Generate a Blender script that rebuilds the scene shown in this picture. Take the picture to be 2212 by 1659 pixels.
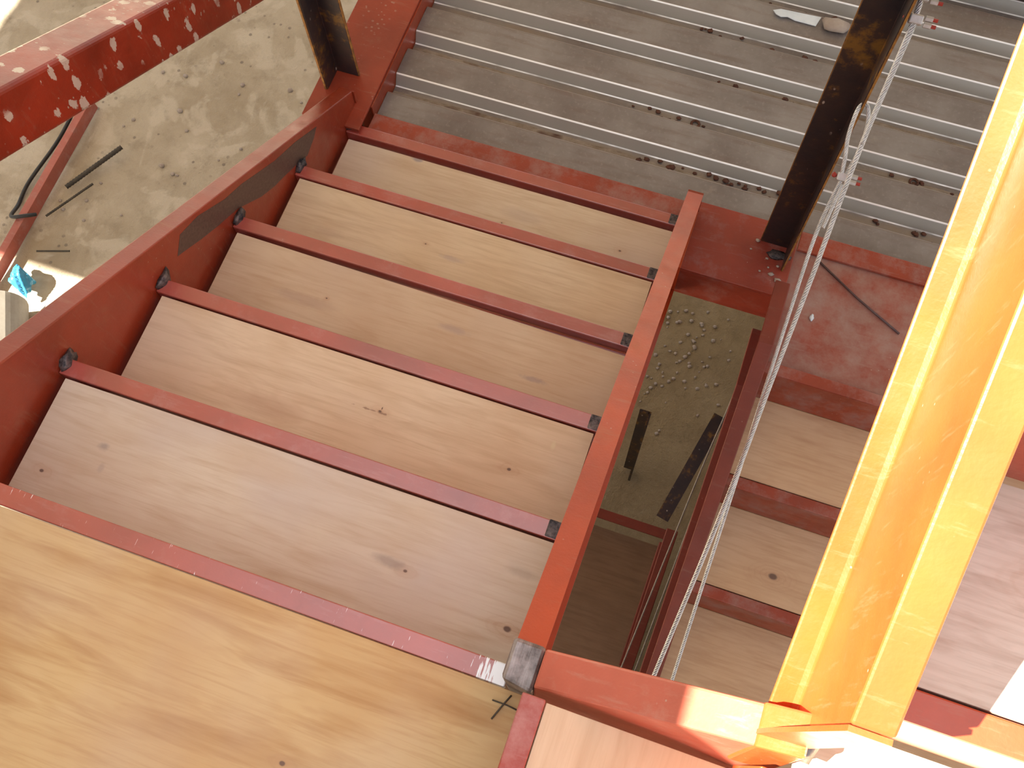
import bpy, bmesh, math, random
from mathutils import Vector, Matrix
random.seed(7)
# ------------------------------------------------------------------ camera
for o in list(bpy.data.objects): bpy.data.objects.remove(o)
COL = bpy.context.scene.collection
RW = [[0.9440445094435002, 0.32859389792185645, -0.02839039341115343],
      [0.2986212567323031, -0.8881201373570979, -0.3493822643576995],
      [-0.14001896020589277, 0.32135443340427594, -0.936550062150193]]
cam = bpy.data.cameras.new('camera'); camo = bpy.data.objects.new('camera', cam); COL.objects.link(camo)
right = Vector(RW[0]); up = -Vector(RW[1]); back = -Vector(RW[2])
M = Matrix((right, up, back)).transposed().to_4x4(); M.translation = Vector((1.1208, -0.1097, 1.6142))
camo.matrix_world = M
cam.sensor_fit = 'HORIZONTAL'; cam.sensor_width = 36.0; cam.lens = 2154.25 / 2212 * 36; cam.clip_start = 0.01; cam.clip_end = 200
bpy.context.scene.camera = camo
# ------------------------------------------------------------------ world, sun, exposure
w = bpy.data.worlds.new('sky'); bpy.context.scene.world = w; w.use_nodes = True
bg = w.node_tree.nodes['Background']; bg.inputs[0].default_value = (0.96, 0.97, 1.0, 1)
_tc = w.node_tree.nodes.new('ShaderNodeTexCoord'); _sp = w.node_tree.nodes.new('ShaderNodeSeparateXYZ'); _mr = w.node_tree.nodes.new('ShaderNodeMapRange')
w.node_tree.links.new(_tc.outputs['Generated'], _sp.inputs[0]); w.node_tree.links.new(_sp.outputs[2], _mr.inputs[0])
_mr.inputs[1].default_value = 0.0; _mr.inputs[2].default_value = 0.9; _mr.inputs[3].default_value = 0.85; _mr.inputs[4].default_value = 1.75   # hazy sky, brighter overhead
w.node_tree.links.new(_mr.outputs[0], bg.inputs[1])
SUN_DIR = Vector((0.53, 0.24, -0.71)).normalized()
sl = bpy.data.lights.new('sun', 'SUN'); sl.energy = 37; sl.color = (1.0, 0.93, 0.80); sl.angle = 0.009
so = bpy.data.objects.new('sun', sl); COL.objects.link(so); so.rotation_euler = SUN_DIR.to_track_quat('-Z', 'Y').to_euler()
so.location = (-4, -3, 6)
vs = bpy.context.scene.view_settings
vs.view_transform = 'Standard'; vs.look = 'None'; vs.exposure = 0.0; vs.gamma = 1.0; vs.use_curve_mapping = False

R_, H_, W_ = 0.28, 0.18354, 1.0217      # run, rise, clear width of the flight
S_ = H_ / R_                            # slope

# ------------------------------------------------------------------ material helpers
class NT:
    def __init__(s, name):
        s.m = bpy.data.materials.new(name); s.m.use_nodes = True; s.t = s.m.node_tree; s.n = s.t.nodes
        s.b = s.n['Principled BSDF']; s.tc = s.n.new('ShaderNodeTexCoord'); s.l = s.t.links
        oi = s.n.new('ShaderNodeObjectInfo')
        s.seed = s.math('MULTIPLY', oi.outputs['Random'], 37.0)
    def vec(s, scale=(1, 1, 1), rot=(0, 0, 0), loc=(0, 0, 0)):
        mp = s.n.new('ShaderNodeMapping'); s.l.new(s.tc.outputs['Object'], mp.inputs[0])
        mp.inputs['Location'].default_value = loc; mp.inputs['Rotation'].default_value = rot; mp.inputs['Scale'].default_value = scale
        return mp.outputs[0]
    def noise(s, scale, detail=4, rough=0.6, vec=None, dist=0.0, seed=True):
        nz = s.n.new('ShaderNodeTexNoise'); nz.noise_dimensions = '4D'
        nz.inputs['Scale'].default_value = scale; nz.inputs['Detail'].default_value = detail
        nz.inputs['Roughness'].default_value = rough; nz.inputs['Distortion'].default_value = dist
        s.l.new(vec if vec is not None else s.tc.outputs['Object'], nz.inputs['Vector'])
        if seed: s.l.new(s.seed, nz.inputs['W'])
        return nz.outputs['Fac']
    def vor(s, scale, vec=None, rnd=1.0):
        v = s.n.new('ShaderNodeTexVoronoi'); v.inputs['Scale'].default_value = scale; v.inputs['Randomness'].default_value = rnd
        s.l.new(vec if vec is not None else s.tc.outputs['Object'], v.inputs['Vector']); return v.outputs['Distance']
    def math(s, op, a, b=0.0, clamp=False):
        m = s.n.new('ShaderNodeMath'); m.operation = op; m.use_clamp = clamp
        for i, x in enumerate((a, b)):
            if isinstance(x, (int, float)): m.inputs[i].default_value = x
            else: s.l.new(x, m.inputs[i])
        return m.outputs[0]
    def ramp(s, f, lo, hi, a=0.0, b=1.0):
        m = s.n.new('ShaderNodeMapRange'); m.inputs[1].default_value = lo; m.inputs[2].default_value = hi
        m.inputs[3].default_value = a; m.inputs[4].default_value = b; s.l.new(f, m.inputs[0]); return m.outputs[0]
    def mix(s, f, a, b):
        m = s.n.new('ShaderNodeMix'); m.data_type = 'RGBA'
        if isinstance(f, (int, float)): m.inputs[0].default_value = f
        else: s.l.new(f, m.inputs[0])
        for i, x in ((6, a), (7, b)):
            if isinstance(x, tuple): m.inputs[i].default_value = x + (1,)
            else: s.l.new(x, m.inputs[i])
        return m.outputs[2]
    def spot(s, c, r, soft=0.3, sx=1.0, sy=1.0, wob=0.0):
        """soft round mask about local point c (x, y), radius r"""
        sp = s.n.new('ShaderNodeSeparateXYZ'); s.l.new(s.tc.outputs['Object'], sp.inputs[0])
        dx = s.math('MULTIPLY', s.math('SUBTRACT', sp.outputs[0], c[0]), sx)
        dy = s.math('MULTIPLY', s.math('SUBTRACT', sp.outputs[1], c[1]), sy)
        d = s.math('SQRT', s.math('ADD', s.math('MULTIPLY', dx, dx), s.math('MULTIPLY', dy, dy)))
        if wob: d = s.math('ADD', d, s.math('MULTIPLY', s.math('SUBTRACT', s.noise(60, 2), 0.5), wob))
        return s.ramp(d, r, r * (1 - soft)), d
    def out(s, col, rough=0.6, metal=0.0, bump=None, strength=0.3, dist=0.01, spec=0.5):
        if isinstance(col, tuple): s.b.inputs['Base Color'].default_value = col + (1,)
        else: s.l.new(col, s.b.inputs['Base Color'])
        for k, v in (('Roughness', rough), ('Metallic', metal)):
            if isinstance(v, (int, float)): s.b.inputs[k].default_value = v
            else: s.l.new(v, s.b.inputs[k])
        s.b.inputs['Specular IOR Level'].default_value = spec
        if bump is not None:
            bp = s.n.new('ShaderNodeBump'); bp.inputs['Strength'].default_value = strength; bp.inputs['Distance'].default_value = dist
            s.l.new(bump, bp.inputs['Height']); s.l.new(bp.outputs[0], s.b.inputs['Normal'])
        return s.m

def primer(name, base=(0.265, 0.036, 0.012), dust=0.35, splat=0.0, rough=0.36, deep=0.75, dustcol=(0.33, 0.195, 0.12), coat=0.18):
    t = NT(name)
    big = t.noise(5, 5, 0.6); fine = t.noise(220, 2, 0.5)
    c = t.mix(t.ramp(big, 0.3, 0.7), tuple(x * deep for x in base), tuple(min(1, x * 1.18) for x in base))
    # scuffs and dried dust
    scv = t.vec((3, 22, 3), (0, 0, 0.5))
    sc = t.ramp(t.noise(4, 5, 0.7, scv), 0.56, 0.72)
    du = t.ramp(t.noise(11, 6, 0.72), 0.66 - dust * 0.35, 0.86 - dust * 0.2)
    c = t.mix(t.math('MULTIPLY', sc, 0.28), c, dustcol)
    c = t.mix(t.math('MULTIPLY', du, 0.75 * min(1, dust * 2)), c, dustcol)
    dk = t.ramp(t.noise(16, 5, 0.75, t.vec((1, 1, 1), (0, 0, 0), (5, 3, 1))), 0.68, 0.76)
    c = t.mix(t.math('MULTIPLY', dk, 0.5), c, (0.045, 0.035, 0.035))
    spk = t.ramp(t.vor(55), 0.10, 0.06)
    spk = t.math('MULTIPLY', spk, t.ramp(t.noise(8, 2), 0.56, 0.62))
    c = t.mix(t.math('MULTIPLY', spk, 0.55), c, (0.45, 0.36, 0.28))
    if splat > 0:
        c0 = c
        v = t.vec((20, 24, 12)); nz = t.noise(2.2, 4, 0.7, v)
        dens = t.ramp(t.noise(5, 3), 0.44, 0.52)
        s1 = t.math('MULTIPLY', t.ramp(t.math('ADD', t.vor(1.0, v), t.math('MULTIPLY', nz, 0.80)), 0.70 * splat, 0.67 * splat), dens)
        c = t.mix(s1, c, (0.56, 0.48, 0.40))
        v2 = t.vec((55, 70, 42)); s2 = t.math('MULTIPLY', t.ramp(t.math('ADD', t.vor(1.0, v2), t.math('MULTIPLY', t.noise(9, 3), 0.4)), 0.42, 0.38), t.ramp(t.noise(7, 2), 0.5, 0.6))
        if splat < 1: s2 = t.math('MULTIPLY', s2, 0.35)
        c = t.mix(s2, c, (0.42, 0.34, 0.27))
    rg = t.math('ADD', t.math('MULTIPLY', du, 0.3), t.ramp(t.noise(30, 3), 0.3, 0.7, rough - 0.06, rough + 0.1))
    m = t.out(c, rg, 0.0, t.math('ADD', fine, t.math('MULTIPLY', big, 0.4)), 0.18, 0.002)
    t.b.inputs['Coat Weight'].default_value = coat; t.b.inputs['Coat Roughness'].default_value = 0.32; t.b.inputs['Coat IOR'].default_value = 1.9 if coat >= 1 else 1.5
    return m

def plywood(name, base=(0.66, 0.47, 0.30), pale=(0.74, 0.60, 0.44), dark=(0.50, 0.32, 0.17), knots=(), axis='x', bands=5.0, band_amt=0.35,
            lilac=0.35, rough=0.62, spots=(), spec=0.35):
    t = NT(name)
    st = (1.0, 7.0, 1.0) if axis == 'x' else (7.0, 1.0, 1.0)
    sf = (5.0, 130.0, 5.0) if axis == 'x' else (130.0, 5.0, 5.0)
    g = t.noise(bands, 4, 0.55, t.vec(st), 0.6)
    fine = t.noise(1.0, 4, 0.7, t.vec(sf), 0.4)
    cloud = t.noise(4.5, 3, 0.55)
    # cathedral figure: sine of stretched noise
    fig = t.math('SINE', t.math('MULTIPLY', t.noise(1.6, 2, 0.5, t.vec(st)), 90.0))
    c = t.mix(t.ramp(cloud, 0.32, 0.68), base, pale)
    c = t.mix(t.math('MULTIPLY', t.ramp(g, 0.48, 0.72), band_amt), c, dark)
    c = t.mix(t.math('MULTIPLY', t.ramp(fig, 0.2, 1.0), 0.10), c, dark)
    c = t.mix(t.math('MULTIPLY', t.ramp(fine, 0.48, 0.75), 0.42), c, dark)
    li = t.ramp(t.noise(3.2, 3, 0.5, t.vec((1, 1, 1), (0, 0, 0), (3, 9, 2))), 0.45, 0.7)
    c = t.mix(t.math('MULTIPLY', li, lilac), c, (0.53, 0.47, 0.44))
    # short dark open-grain checks
    sv = (8.0, 190.0, 8.0) if axis == 'x' else (190.0, 8.0, 8.0)
    ck = t.math('MULTIPLY', t.ramp(t.noise(1.0, 2, 0.5, t.vec(sv, loc=(1, 2, 3))), 0.74, 0.82), t.ramp(t.noise(6, 2), 0.52, 0.62))
    c = t.mix(t.math('MULTIPLY', ck, 0.55), c, (0.16, 0.11, 0.10))
    for (kx, ky, kr) in knots:
        sx, sy = (0.55, 1.0) if axis == 'x' else (1.0, 0.55)
        halo, d = t.spot((kx, ky), kr * 5, 0.85, sx, sy, 0.012)
        ring = t.math('SINE', t.math('MULTIPLY', d, 700.0))
        c = t.mix(t.math('MULTIPLY', halo, 0.28), c, (0.42, 0.24, 0.14))
        c = t.mix(t.math('MULTIPLY', t.math('MULTIPLY', halo, t.ramp(ring, 0, 1)), 0.22), c, (0.36, 0.2, 0.11))
        core, _ = t.spot((kx, ky), kr, 0.4, sx * 1.3, sy, 0.003)
        c = t.mix(t.math('MULTIPLY', core, 0.85), c, (0.10, 0.06, 0.05))
    for (kx, ky, kr, sx, colr, amt) in spots:
        m, _ = t.spot((kx, ky), kr, 0.6, sx, 1.0, 0.01)
        c = t.mix(t.math('MULTIPLY', m, amt), c, colr)
    return t.out(c, t.ramp(fine, 0.3, 0.7, rough - 0.05, rough + 0.1), 0.0, fine, 0.10, 0.001, spec)

# ------------------------------------------------------------------ mesh helpers
WORG = {}
def link(name, me, mat, parent=None, origin=(0, 0, 0)):
    ob = bpy.data.objects.new(name, me); COL.objects.link(ob)
    if mat is not None:
        for mm in (mat if isinstance(mat, (list, tuple)) else [mat]): me.materials.append(mm)
    o = Vector(origin)
    me.transform(Matrix.Translation(-o))
    if parent is not None:
        ob.parent = parent; ob.location = o - WORG.get(parent.name, parent.location)
    else: ob.location = o
    WORG[ob.name] = o
    return ob

def bm_obj(name, bm, mat, parent=None, origin=None, smooth=False, bevel=0.0, segs=2):
    bmesh.ops.recalc_face_normals(bm, faces=bm.faces)
    if origin is None:
        xs = [v.co for v in bm.verts]
        origin = (sum(v.x for v in xs) / len(xs), sum(v.y for v in xs) / len(xs), min(v.z for v in xs))
    me = bpy.data.meshes.new(name); bm.to_mesh(me); bm.free()
    if smooth:
        for p in me.polygons: p.use_smooth = True
    ob = link(name, me, mat, parent, origin)
    if bevel > 0:
        md = ob.modifiers.new('bevel', 'BEVEL'); md.width = bevel; md.segments = segs; md.limit_method = 'ANGLE'; md.angle_limit = 0.6
    return ob

def box(bm, x0, x1, y0, y1, z0, z1):
    v = [bm.verts.new(p) for p in ((x0, y0, z0), (x1, y0, z0), (x1, y1, z0), (x0, y1, z0), (x0, y0, z1), (x1, y0, z1), (x1, y1, z1), (x0, y1, z1))]
    for f in ((0, 3, 2, 1), (4, 5, 6, 7), (0, 1, 5, 4), (1, 2, 6, 5), (2, 3, 7, 6), (3, 0, 4, 7)): bm.faces.new([v[i] for i in f])
    return v

def prism(bm, rings):
    """rings: list of equal-length closed rings of points; skins them and caps the ends"""
    rv = [[bm.verts.new(p) for p in r] for r in rings]; n = len(rv[0])
    for a, b in zip(rv, rv[1:]):
        for i in range(n): bm.faces.new((a[i], a[(i + 1) % n], b[(i + 1) % n], b[i]))
    bm.faces.new(rv[0][::-1]); bm.faces.new(rv[-1])

def tube(bm, pts, r, n=8, caps=True):
    pts = [Vector(p) for p in pts]; rings = []
    ref = Vector((0, 0, 1))
    for i, p in enumerate(pts):
        t = (pts[min(i + 1, len(pts) - 1)] - pts[max(i - 1, 0)]).normalized()
        if abs(t.dot(ref)) > 0.97: ref = Vector((1, 0, 0))
        a = t.cross(ref).normalized(); b = t.cross(a).normalized(); ref = b.cross(t) if False else ref
        rr = r[i] if isinstance(r, (list, tuple)) else r
        rings.append([p + (a * math.cos(2 * math.pi * k / n) + b * math.sin(2 * math.pi * k / n)) * rr for k in range(n)])
    prism(bm, rings)

def empty(name, loc, label, cat, group=None):
    o = bpy.data.objects.new(name, None); COL.objects.link(o); o.location = loc; o.empty_display_size = 0.1
    o['label'] = label; o['category'] = cat
    if group: o['group'] = group
    return o
def tag(o, label, cat, group=None, kind=None):
    if label: o['label'] = label
    if cat: o['category'] = cat
    if group: o['group'] = group
    if kind: o['kind'] = kind
    return o

def channel_ring(web_x, tip_x, ztop, depth, y, t=0.007, tw=0.006):
    """C profile: web at web_x, flanges reaching to tip_x"""
    s = 1 if tip_x < web_x else -1
    zi1 = ztop - t; zb = ztop - depth
    f = 0.008
    return [(web_x, y, ztop), (tip_x, y, ztop), (tip_x, y, zi1), (web_x - s * (tw + f), y, zi1 - 0.001), (web_x - s * tw, y, zi1 - f),
            (web_x - s * tw, y, zb + t + f), (web_x - s * (tw + f), y, zb + t + 0.001), (tip_x, y, zb + t), (tip_x, y, zb), (web_x, y, zb)]

def blob(name, c, r, mat, parent=None, seed=0, flat=1.0, n=2, rough=0.25, axis=None):
    bm = bmesh.new(); bmesh.ops.create_icosphere(bm, subdivisions=n, radius=1.0)
    rnd = random.Random(seed)
    ph = [rnd.uniform(0, 6.28) for _ in range(6)]
    for v in bm.verts:
        k = 1 + rough * (math.sin(v.co.x * 4 + ph[0]) * math.cos(v.co.y * 5 + ph[1]) + 0.5 * math.sin(v.co.z * 9 + ph[2]) * math.sin(v.co.x * 8 + ph[3]))
        v.co = Vector((v.co.x * r[0] * k + c[0], v.co.y * r[1] * k + c[1], v.co.z * r[2] * k * flat + c[2]))
    return bm_obj(name, bm, mat, parent, smooth=True)

# ------------------------------------------------------------------ materials
M_RED = primer('red_oxide_primer', dust=0.30)
M_REDL = primer('shade_darkened_primer', base=(0.17, 0.026, 0.011), dust=0.18, rough=0.5, dustcol=(0.22, 0.13, 0.09), coat=0.0)  # primer colour darkened to carry the shade of the lower flights
M_REDN = primer('red_primer_nosing', base=(0.34, 0.048, 0.030), dust=0.34, rough=0.36, dustcol=(0.48, 0.27, 0.26), coat=1.0)  # pink dust colour also paints in the sky's sheen on the nosings
M_REDS = primer('scraped_red_primer', base=(0.34, 0.048, 0.030), dust=0.34, rough=0.36, dustcol=(0.48, 0.27, 0.26), coat=1.0)  # same pink sheen painted in through the dust colour
def scrape(m, cx, half, colr):
    nt = m.node_tree; b = nt.nodes['Principled BSDF']; src = b.inputs['Base Color'].links[0].from_socket
    tc = nt.nodes.new('ShaderNodeTexCoord'); sp = nt.nodes.new('ShaderNodeSeparateXYZ'); nt.links.new(tc.outputs['Object'], sp.inputs[0])
    a = nt.nodes.new('ShaderNodeMapRange'); a.inputs[1].default_value = cx - half; a.inputs[2].default_value = cx + half * 0.3; nt.links.new(sp.outputs[0], a.inputs[0])
    mp = nt.nodes.new('ShaderNodeMapping'); mp.inputs['Scale'].default_value = (420, 30, 10); nt.links.new(tc.outputs['Object'], mp.inputs[0])
    nz = nt.nodes.new('ShaderNodeTexNoise'); nz.inputs['Scale'].default_value = 1; nz.inputs['Detail'].default_value = 3; nt.links.new(mp.outputs[0], nz.inputs['Vector'])
    ad = nt.nodes.new('ShaderNodeMath'); ad.operation = 'MULTIPLY_ADD'; nt.links.new(a.outputs[0], ad.inputs[0]); ad.inputs[1].default_value = 0.45; nt.links.new(nz.outputs['Fac'], ad.inputs[2])
    th = nt.nodes.new('ShaderNodeMapRange'); th.inputs[1].default_value = 0.70; th.inputs[2].default_value = 0.74; nt.links.new(ad.outputs[0], th.inputs[0])
    mx = nt.nodes.new('ShaderNodeMix'); mx.data_type = 'RGBA'; nt.links.new(th.outputs[0], mx.inputs[0]); nt.links.new(src, mx.inputs[6]); mx.inputs[7].default_value = colr + (1,)
    nt.links.new(mx.outputs[2], b.inputs['Base Color'])
scrape(M_REDS, 0.615, 0.05, (0.80, 0.80, 0.84))
M_REDD = primer('dusty_red_primer', dust=0.62, rough=0.5, dustcol=(0.33, 0.22, 0.19))
M_REDX = primer('thick_dust_red_primer', dust=0.95, rough=0.6, dustcol=(0.36, 0.26, 0.22))
M_REDO = primer('orange_red_primer', base=(0.42, 0.062, 0.014), dust=0.24, rough=0.36)
M_HEAD = primer('pink_chalky_primer', base=(0.46, 0.105, 0.060), dust=0.34, rough=0.45, dustcol=(0.50, 0.34, 0.27), deep=0.85, coat=0.3)
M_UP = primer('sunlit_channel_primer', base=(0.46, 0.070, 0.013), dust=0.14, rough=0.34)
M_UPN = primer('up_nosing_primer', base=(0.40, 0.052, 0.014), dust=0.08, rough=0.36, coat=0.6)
M_SPLAT = primer('splattered_red_primer', base=(0.30, 0.030, 0.010), dust=0.22, splat=1.0, rough=0.34, deep=0.6)

def m_bare():
    t = NT('ground_bare_steel'); n = t.noise(40, 5, 0.7); n2 = t.noise(4, 3, 0.6, t.vec((30, 3, 3), (0, 0, 0.7)))
    c = t.mix(t.ramp(n, 0.3, 0.7), (0.10, 0.085, 0.08), (0.34, 0.30, 0.29)); c = t.mix(t.math('MULTIPLY', t.ramp(n2, 0.5, 0.7), 0.5), c, (0.5, 0.47, 0.46))
    return t.out(c, 0.42, 0.55, n, 0.5, 0.004)
M_BARE = m_bare()
def m_weld():
    t = NT('weld_scale'); n = t.noise(60, 4, 0.7)
    c = t.mix(t.ramp(n, 0.4, 0.7), (0.025, 0.022, 0.028), (0.20, 0.16, 0.15))
    return t.out(c, 0.45, 0.5, n, 0.8, 0.004)
M_WELD = m_weld()
def m_rust():
    t = NT('dark_mill_scale_steel')
    n = t.noise(7, 5, 0.7); n2 = t.noise(26, 4, 0.7)
    c = t.mix(t.ramp(n, 0.35, 0.65), (0.022, 0.018, 0.022), (0.055, 0.030, 0.024))
    c = t.mix(t.ramp(t.math('MULTIPLY', n, n2), 0.27, 0.36), c, (0.19, 0.095, 0.02))
    sp = t.math('MULTIPLY', t.ramp(t.vor(34, t.vec((1, 1, 0.5))), 0.13, 0.09), t.ramp(t.noise(9, 2), 0.55, 0.6))
    c = t.mix(t.math('MULTIPLY', sp, 0.8), c, (0.50, 0.43, 0.38))
    return t.out(c, 0.42, 0.2, n2, 0.3, 0.003)
M_RUST = m_rust()
def m_edge():
    t = NT('orange_rust_edge'); n = t.noise(40, 4, 0.7)
    return t.out(t.mix(t.ramp(n, 0.3, 0.7), (0.10, 0.04, 0.012), (0.36, 0.17, 0.03)), 0.8, 0, n, 0.4, 0.002)
M_EDGE = m_edge()
def m_galv():
    t = NT('galvanised_deck')
    n = t.noise(3.0, 5, 0.65); sp = t.noise(90, 3, 0.6); st = t.noise(3.0, 4, 0.6, t.vec((2, 14, 4)))
    c = t.mix(t.ramp(n, 0.35, 0.65), (0.165, 0.142, 0.135), (0.29, 0.272, 0.268))
    c = t.mix(t.math('MULTIPLY', t.ramp(st, 0.5, 0.7), 0.45), c, (0.17, 0.115, 0.10))
    c = t.mix(t.math('MULTIPLY', t.ramp(sp, 0.55, 0.75), 0.35), c, (0.38, 0.36, 0.34))
    pf = t.ramp(t.noise(14, 6, 0.75), 0.60, 0.72)
    c = t.mix(t.math('MULTIPLY', pf, 0.45), c, (0.36, 0.32, 0.28))
    # reflected light painted onto flute walls and rib edges; the flats carry the dirt
    geo = t.n.new('ShaderNodeNewGeometry'); sn = t.n.new('ShaderNodeSeparateXYZ'); t.l.new(geo.outputs['True Normal'], sn.inputs[0])
    wall = t.ramp(t.math('ABSOLUTE', sn.outputs[2]), 0.97, 0.80)
    c = t.mix(t.math('MULTIPLY', wall, 0.7), c, (0.47, 0.465, 0.43))
    sy = t.n.new('ShaderNodeSeparateXYZ'); t.l.new(t.tc.outputs['Object'], sy.inputs[0])
    yy = t.math('FRACT', t.math('MULTIPLY', t.math('ADD', sy.outputs[1], 0.01722), 1 / 0.1722))     # 0.1 = near crest edge
    def glint_rust_line(at, wd): return t.ramp(t.math('ABSOLUTE', t.math('SUBTRACT', yy, at)), wd, wd * 0.5)  # pale lines are painted edge highlights, the brown one is rust
    br = t.ramp(t.noise(7, 3), 0.35, 0.55)
    c = t.mix(t.math('MULTIPLY', glint_rust_line(0.095, 0.016), t.ramp(t.noise(5, 4), 0.25, 0.5, 0.55, 1.0)), c, (0.88, 0.88, 0.88))
    c = t.mix(t.math('MULTIPLY', t.math('MULTIPLY', t.ramp(yy, 0.70, 0.74), t.ramp(yy, 0.95, 0.90)), t.math('MULTIPLY', t.ramp(t.noise(6, 4), 0.40, 0.6), 0.6)), c, (0.26, 0.20, 0.145))
    c = t.mix(t.math('MULTIPLY', glint_rust_line(0.968, 0.014), br), c, (0.80, 0.80, 0.80))
    c = t.mix(t.math('MULTIPLY', glint_rust_line(0.655, 0.014), 0.8), c, (0.20, 0.11, 0.055))
    return t.out(c, t.ramp(sp, 0.3, 0.7, 0.30, 0.45), 0.35, sp, 0.12, 0.001)
M_GALV = m_galv()
def m_silt():
    t = NT('silt_in_flutes'); n = t.noise(22, 6, 0.7); n2 = t.noise(7, 3)
    c = t.mix(t.ramp(n, 0.35, 0.65), (0.17, 0.125, 0.085), (0.30, 0.25, 0.20)); c = t.mix(t.ramp(n2, 0.55, 0.66), c, (0.075, 0.032, 0.02))
    return t.out(c, 0.85, 0, n, 0.5, 0.004)
M_SILT = m_silt()
def m_simple(name, a, b, rough=0.7, metal=0.0, sc=30, bump=0.3, spec=0.5):
    t = NT(name); n = t.noise(sc, 5, 0.7)
    return t.out(t.mix(t.ramp(n, 0.3, 0.7), a, b), rough, metal, n, bump, 0.003, spec)
M_RUSTSPOT = m_simple('rusty_debris', (0.05, 0.018, 0.012), (0.13, 0.05, 0.028), 0.85)
M_WIRE = m_simple('galvanised_wire', (0.42, 0.43, 0.44), (0.70, 0.71, 0.73), 0.3, 0.75, 120)
M_WIREDARK = m_simple('dull_wire', (0.20, 0.18, 0.16), (0.34, 0.31, 0.28), 0.45, 0.5, 120)
M_CLAMP = m_simple('zinc_clamp', (0.42, 0.42, 0.42), (0.6, 0.6, 0.6), 0.35, 0.6, 60)
M_REDTAPE = m_simple('red_marking_paint', (0.26, 0.015, 0.01), (0.36, 0.03, 0.015), 0.5)
M_PAPER = m_simple('pale_blue_paper', (0.55, 0.62, 0.68), (0.74, 0.80, 0.84), 0.7, 0, 12)
M_STONE = m_simple('beige_stone', (0.30, 0.24, 0.20), (0.42, 0.36, 0.31), 0.85, 0, 18)
M_CONC = m_simple('grey_concrete', (0.26, 0.23, 0.19), (0.36, 0.33, 0.28), 0.85, 0, 9, 0.3)
M_REBAR = m_simple('dark_rebar', (0.03, 0.028, 0.024), (0.09, 0.07, 0.05), 0.7, 0.2)
M_BLACK = m_simple('black_cable_rubber', (0.012, 0.012, 0.012), (0.03, 0.03, 0.03), 0.5)
M_ROD = m_simple('purple_brown_rod', (0.07, 0.035, 0.035), (0.12, 0.07, 0.065), 0.5, 0.3)
M_WALL = m_simple('added_shade_masonry', (0.16, 0.12, 0.09), (0.22, 0.17, 0.13), 0.9, 0, 5)
M_SLAB = m_simple('upper_concrete', (0.30, 0.28, 0.25), (0.38, 0.36, 0.33), 0.9, 0, 5)
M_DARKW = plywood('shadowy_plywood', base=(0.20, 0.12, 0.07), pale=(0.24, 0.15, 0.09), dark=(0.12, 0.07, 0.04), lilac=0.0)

def m_blue():
    t = NT('blue_plastic'); n = t.noise(6, 3)
    m = t.out(t.mix(t.ramp(n, 0.35, 0.6), (0.03, 0.17, 0.33), (0.06, 0.32, 0.52)), 0.18)
    t.b.inputs['Transmission Weight'].default_value = 0.25
    return m
M_BLUE = m_blue()
def m_ground(name, a, b, c2, dots=True):
    t = NT(name)
    n = t.noise(1.6, 8, 0.62); n2 = t.noise(7, 8, 0.7); n3 = t.noise(45, 4, 0.7)
    sw = t.noise(2.6, 4, 0.5, None, 2.2)
    c = t.mix(t.ramp(n, 0.38, 0.62), a, b)
    c = t.mix(t.math('MULTIPLY', t.ramp(sw, 0.52, 0.60), 0.55), c, c2)
    c = t.mix(t.math('MULTIPLY', t.ramp(n2, 0.52, 0.66), 0.45), c, tuple(x * 0.72 for x in a))
    if dots:
        d = t.math('MULTIPLY', t.ramp(t.vor(16), 0.20, 0.13), t.ramp(t.noise(4, 3), 0.50, 0.60))
        c = t.mix(t.math('MULTIPLY', d, 0.6), c, (0.12, 0.10, 0.09))
    # brown earth under the stair with gap shade painted in; pale dust-covered sand outside
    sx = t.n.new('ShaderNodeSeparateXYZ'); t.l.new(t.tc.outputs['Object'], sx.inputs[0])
    shaded_soil = t.ramp(t.math('ADD', sx.outputs[0], t.math('MULTIPLY', n, 0.8)), 0.1, 0.9)
    c = t.mix(t.math('MULTIPLY', shaded_soil, 0.85), c, t.mix(t.ramp(n2, 0.35, 0.65), (0.20, 0.145, 0.075), (0.29, 0.22, 0.125)))
    h = t.math('ADD', t.math('MULTIPLY', n2, 1.0), t.math('MULTIPLY', n3, 0.35))
    return t.out(c, 0.95, 0, h, 0.5, 0.05, 0.1)
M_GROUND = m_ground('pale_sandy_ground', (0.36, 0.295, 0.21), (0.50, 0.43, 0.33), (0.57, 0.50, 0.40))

# ================================================================== GROUND AND THE STOREY ABOVE (setting)
GZ = -3.4
bm = bmesh.new(); NX, NY = 130, 110
def gh(x, y):
    return 0.02 * math.sin(x * 2.1 + 0.6 * math.sin(y * 3)) * math.cos(y * 1.7) + 0.008 * math.sin(x * 9 + y * 4) * math.sin(y * 11 - x * 3)
grid = [[bm.verts.new((-7 + 13 * i / NX, -5 + 13 * j / NY, GZ + gh(-7 + 13 * i / NX, -5 + 13 * j / NY))) for i in range(NX + 1)] for j in range(NY + 1)]
for j in range(NY):
    for i in range(NX): bm.faces.new((grid[j][i], grid[j][i + 1], grid[j + 1][i + 1], grid[j + 1][i]))
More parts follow.
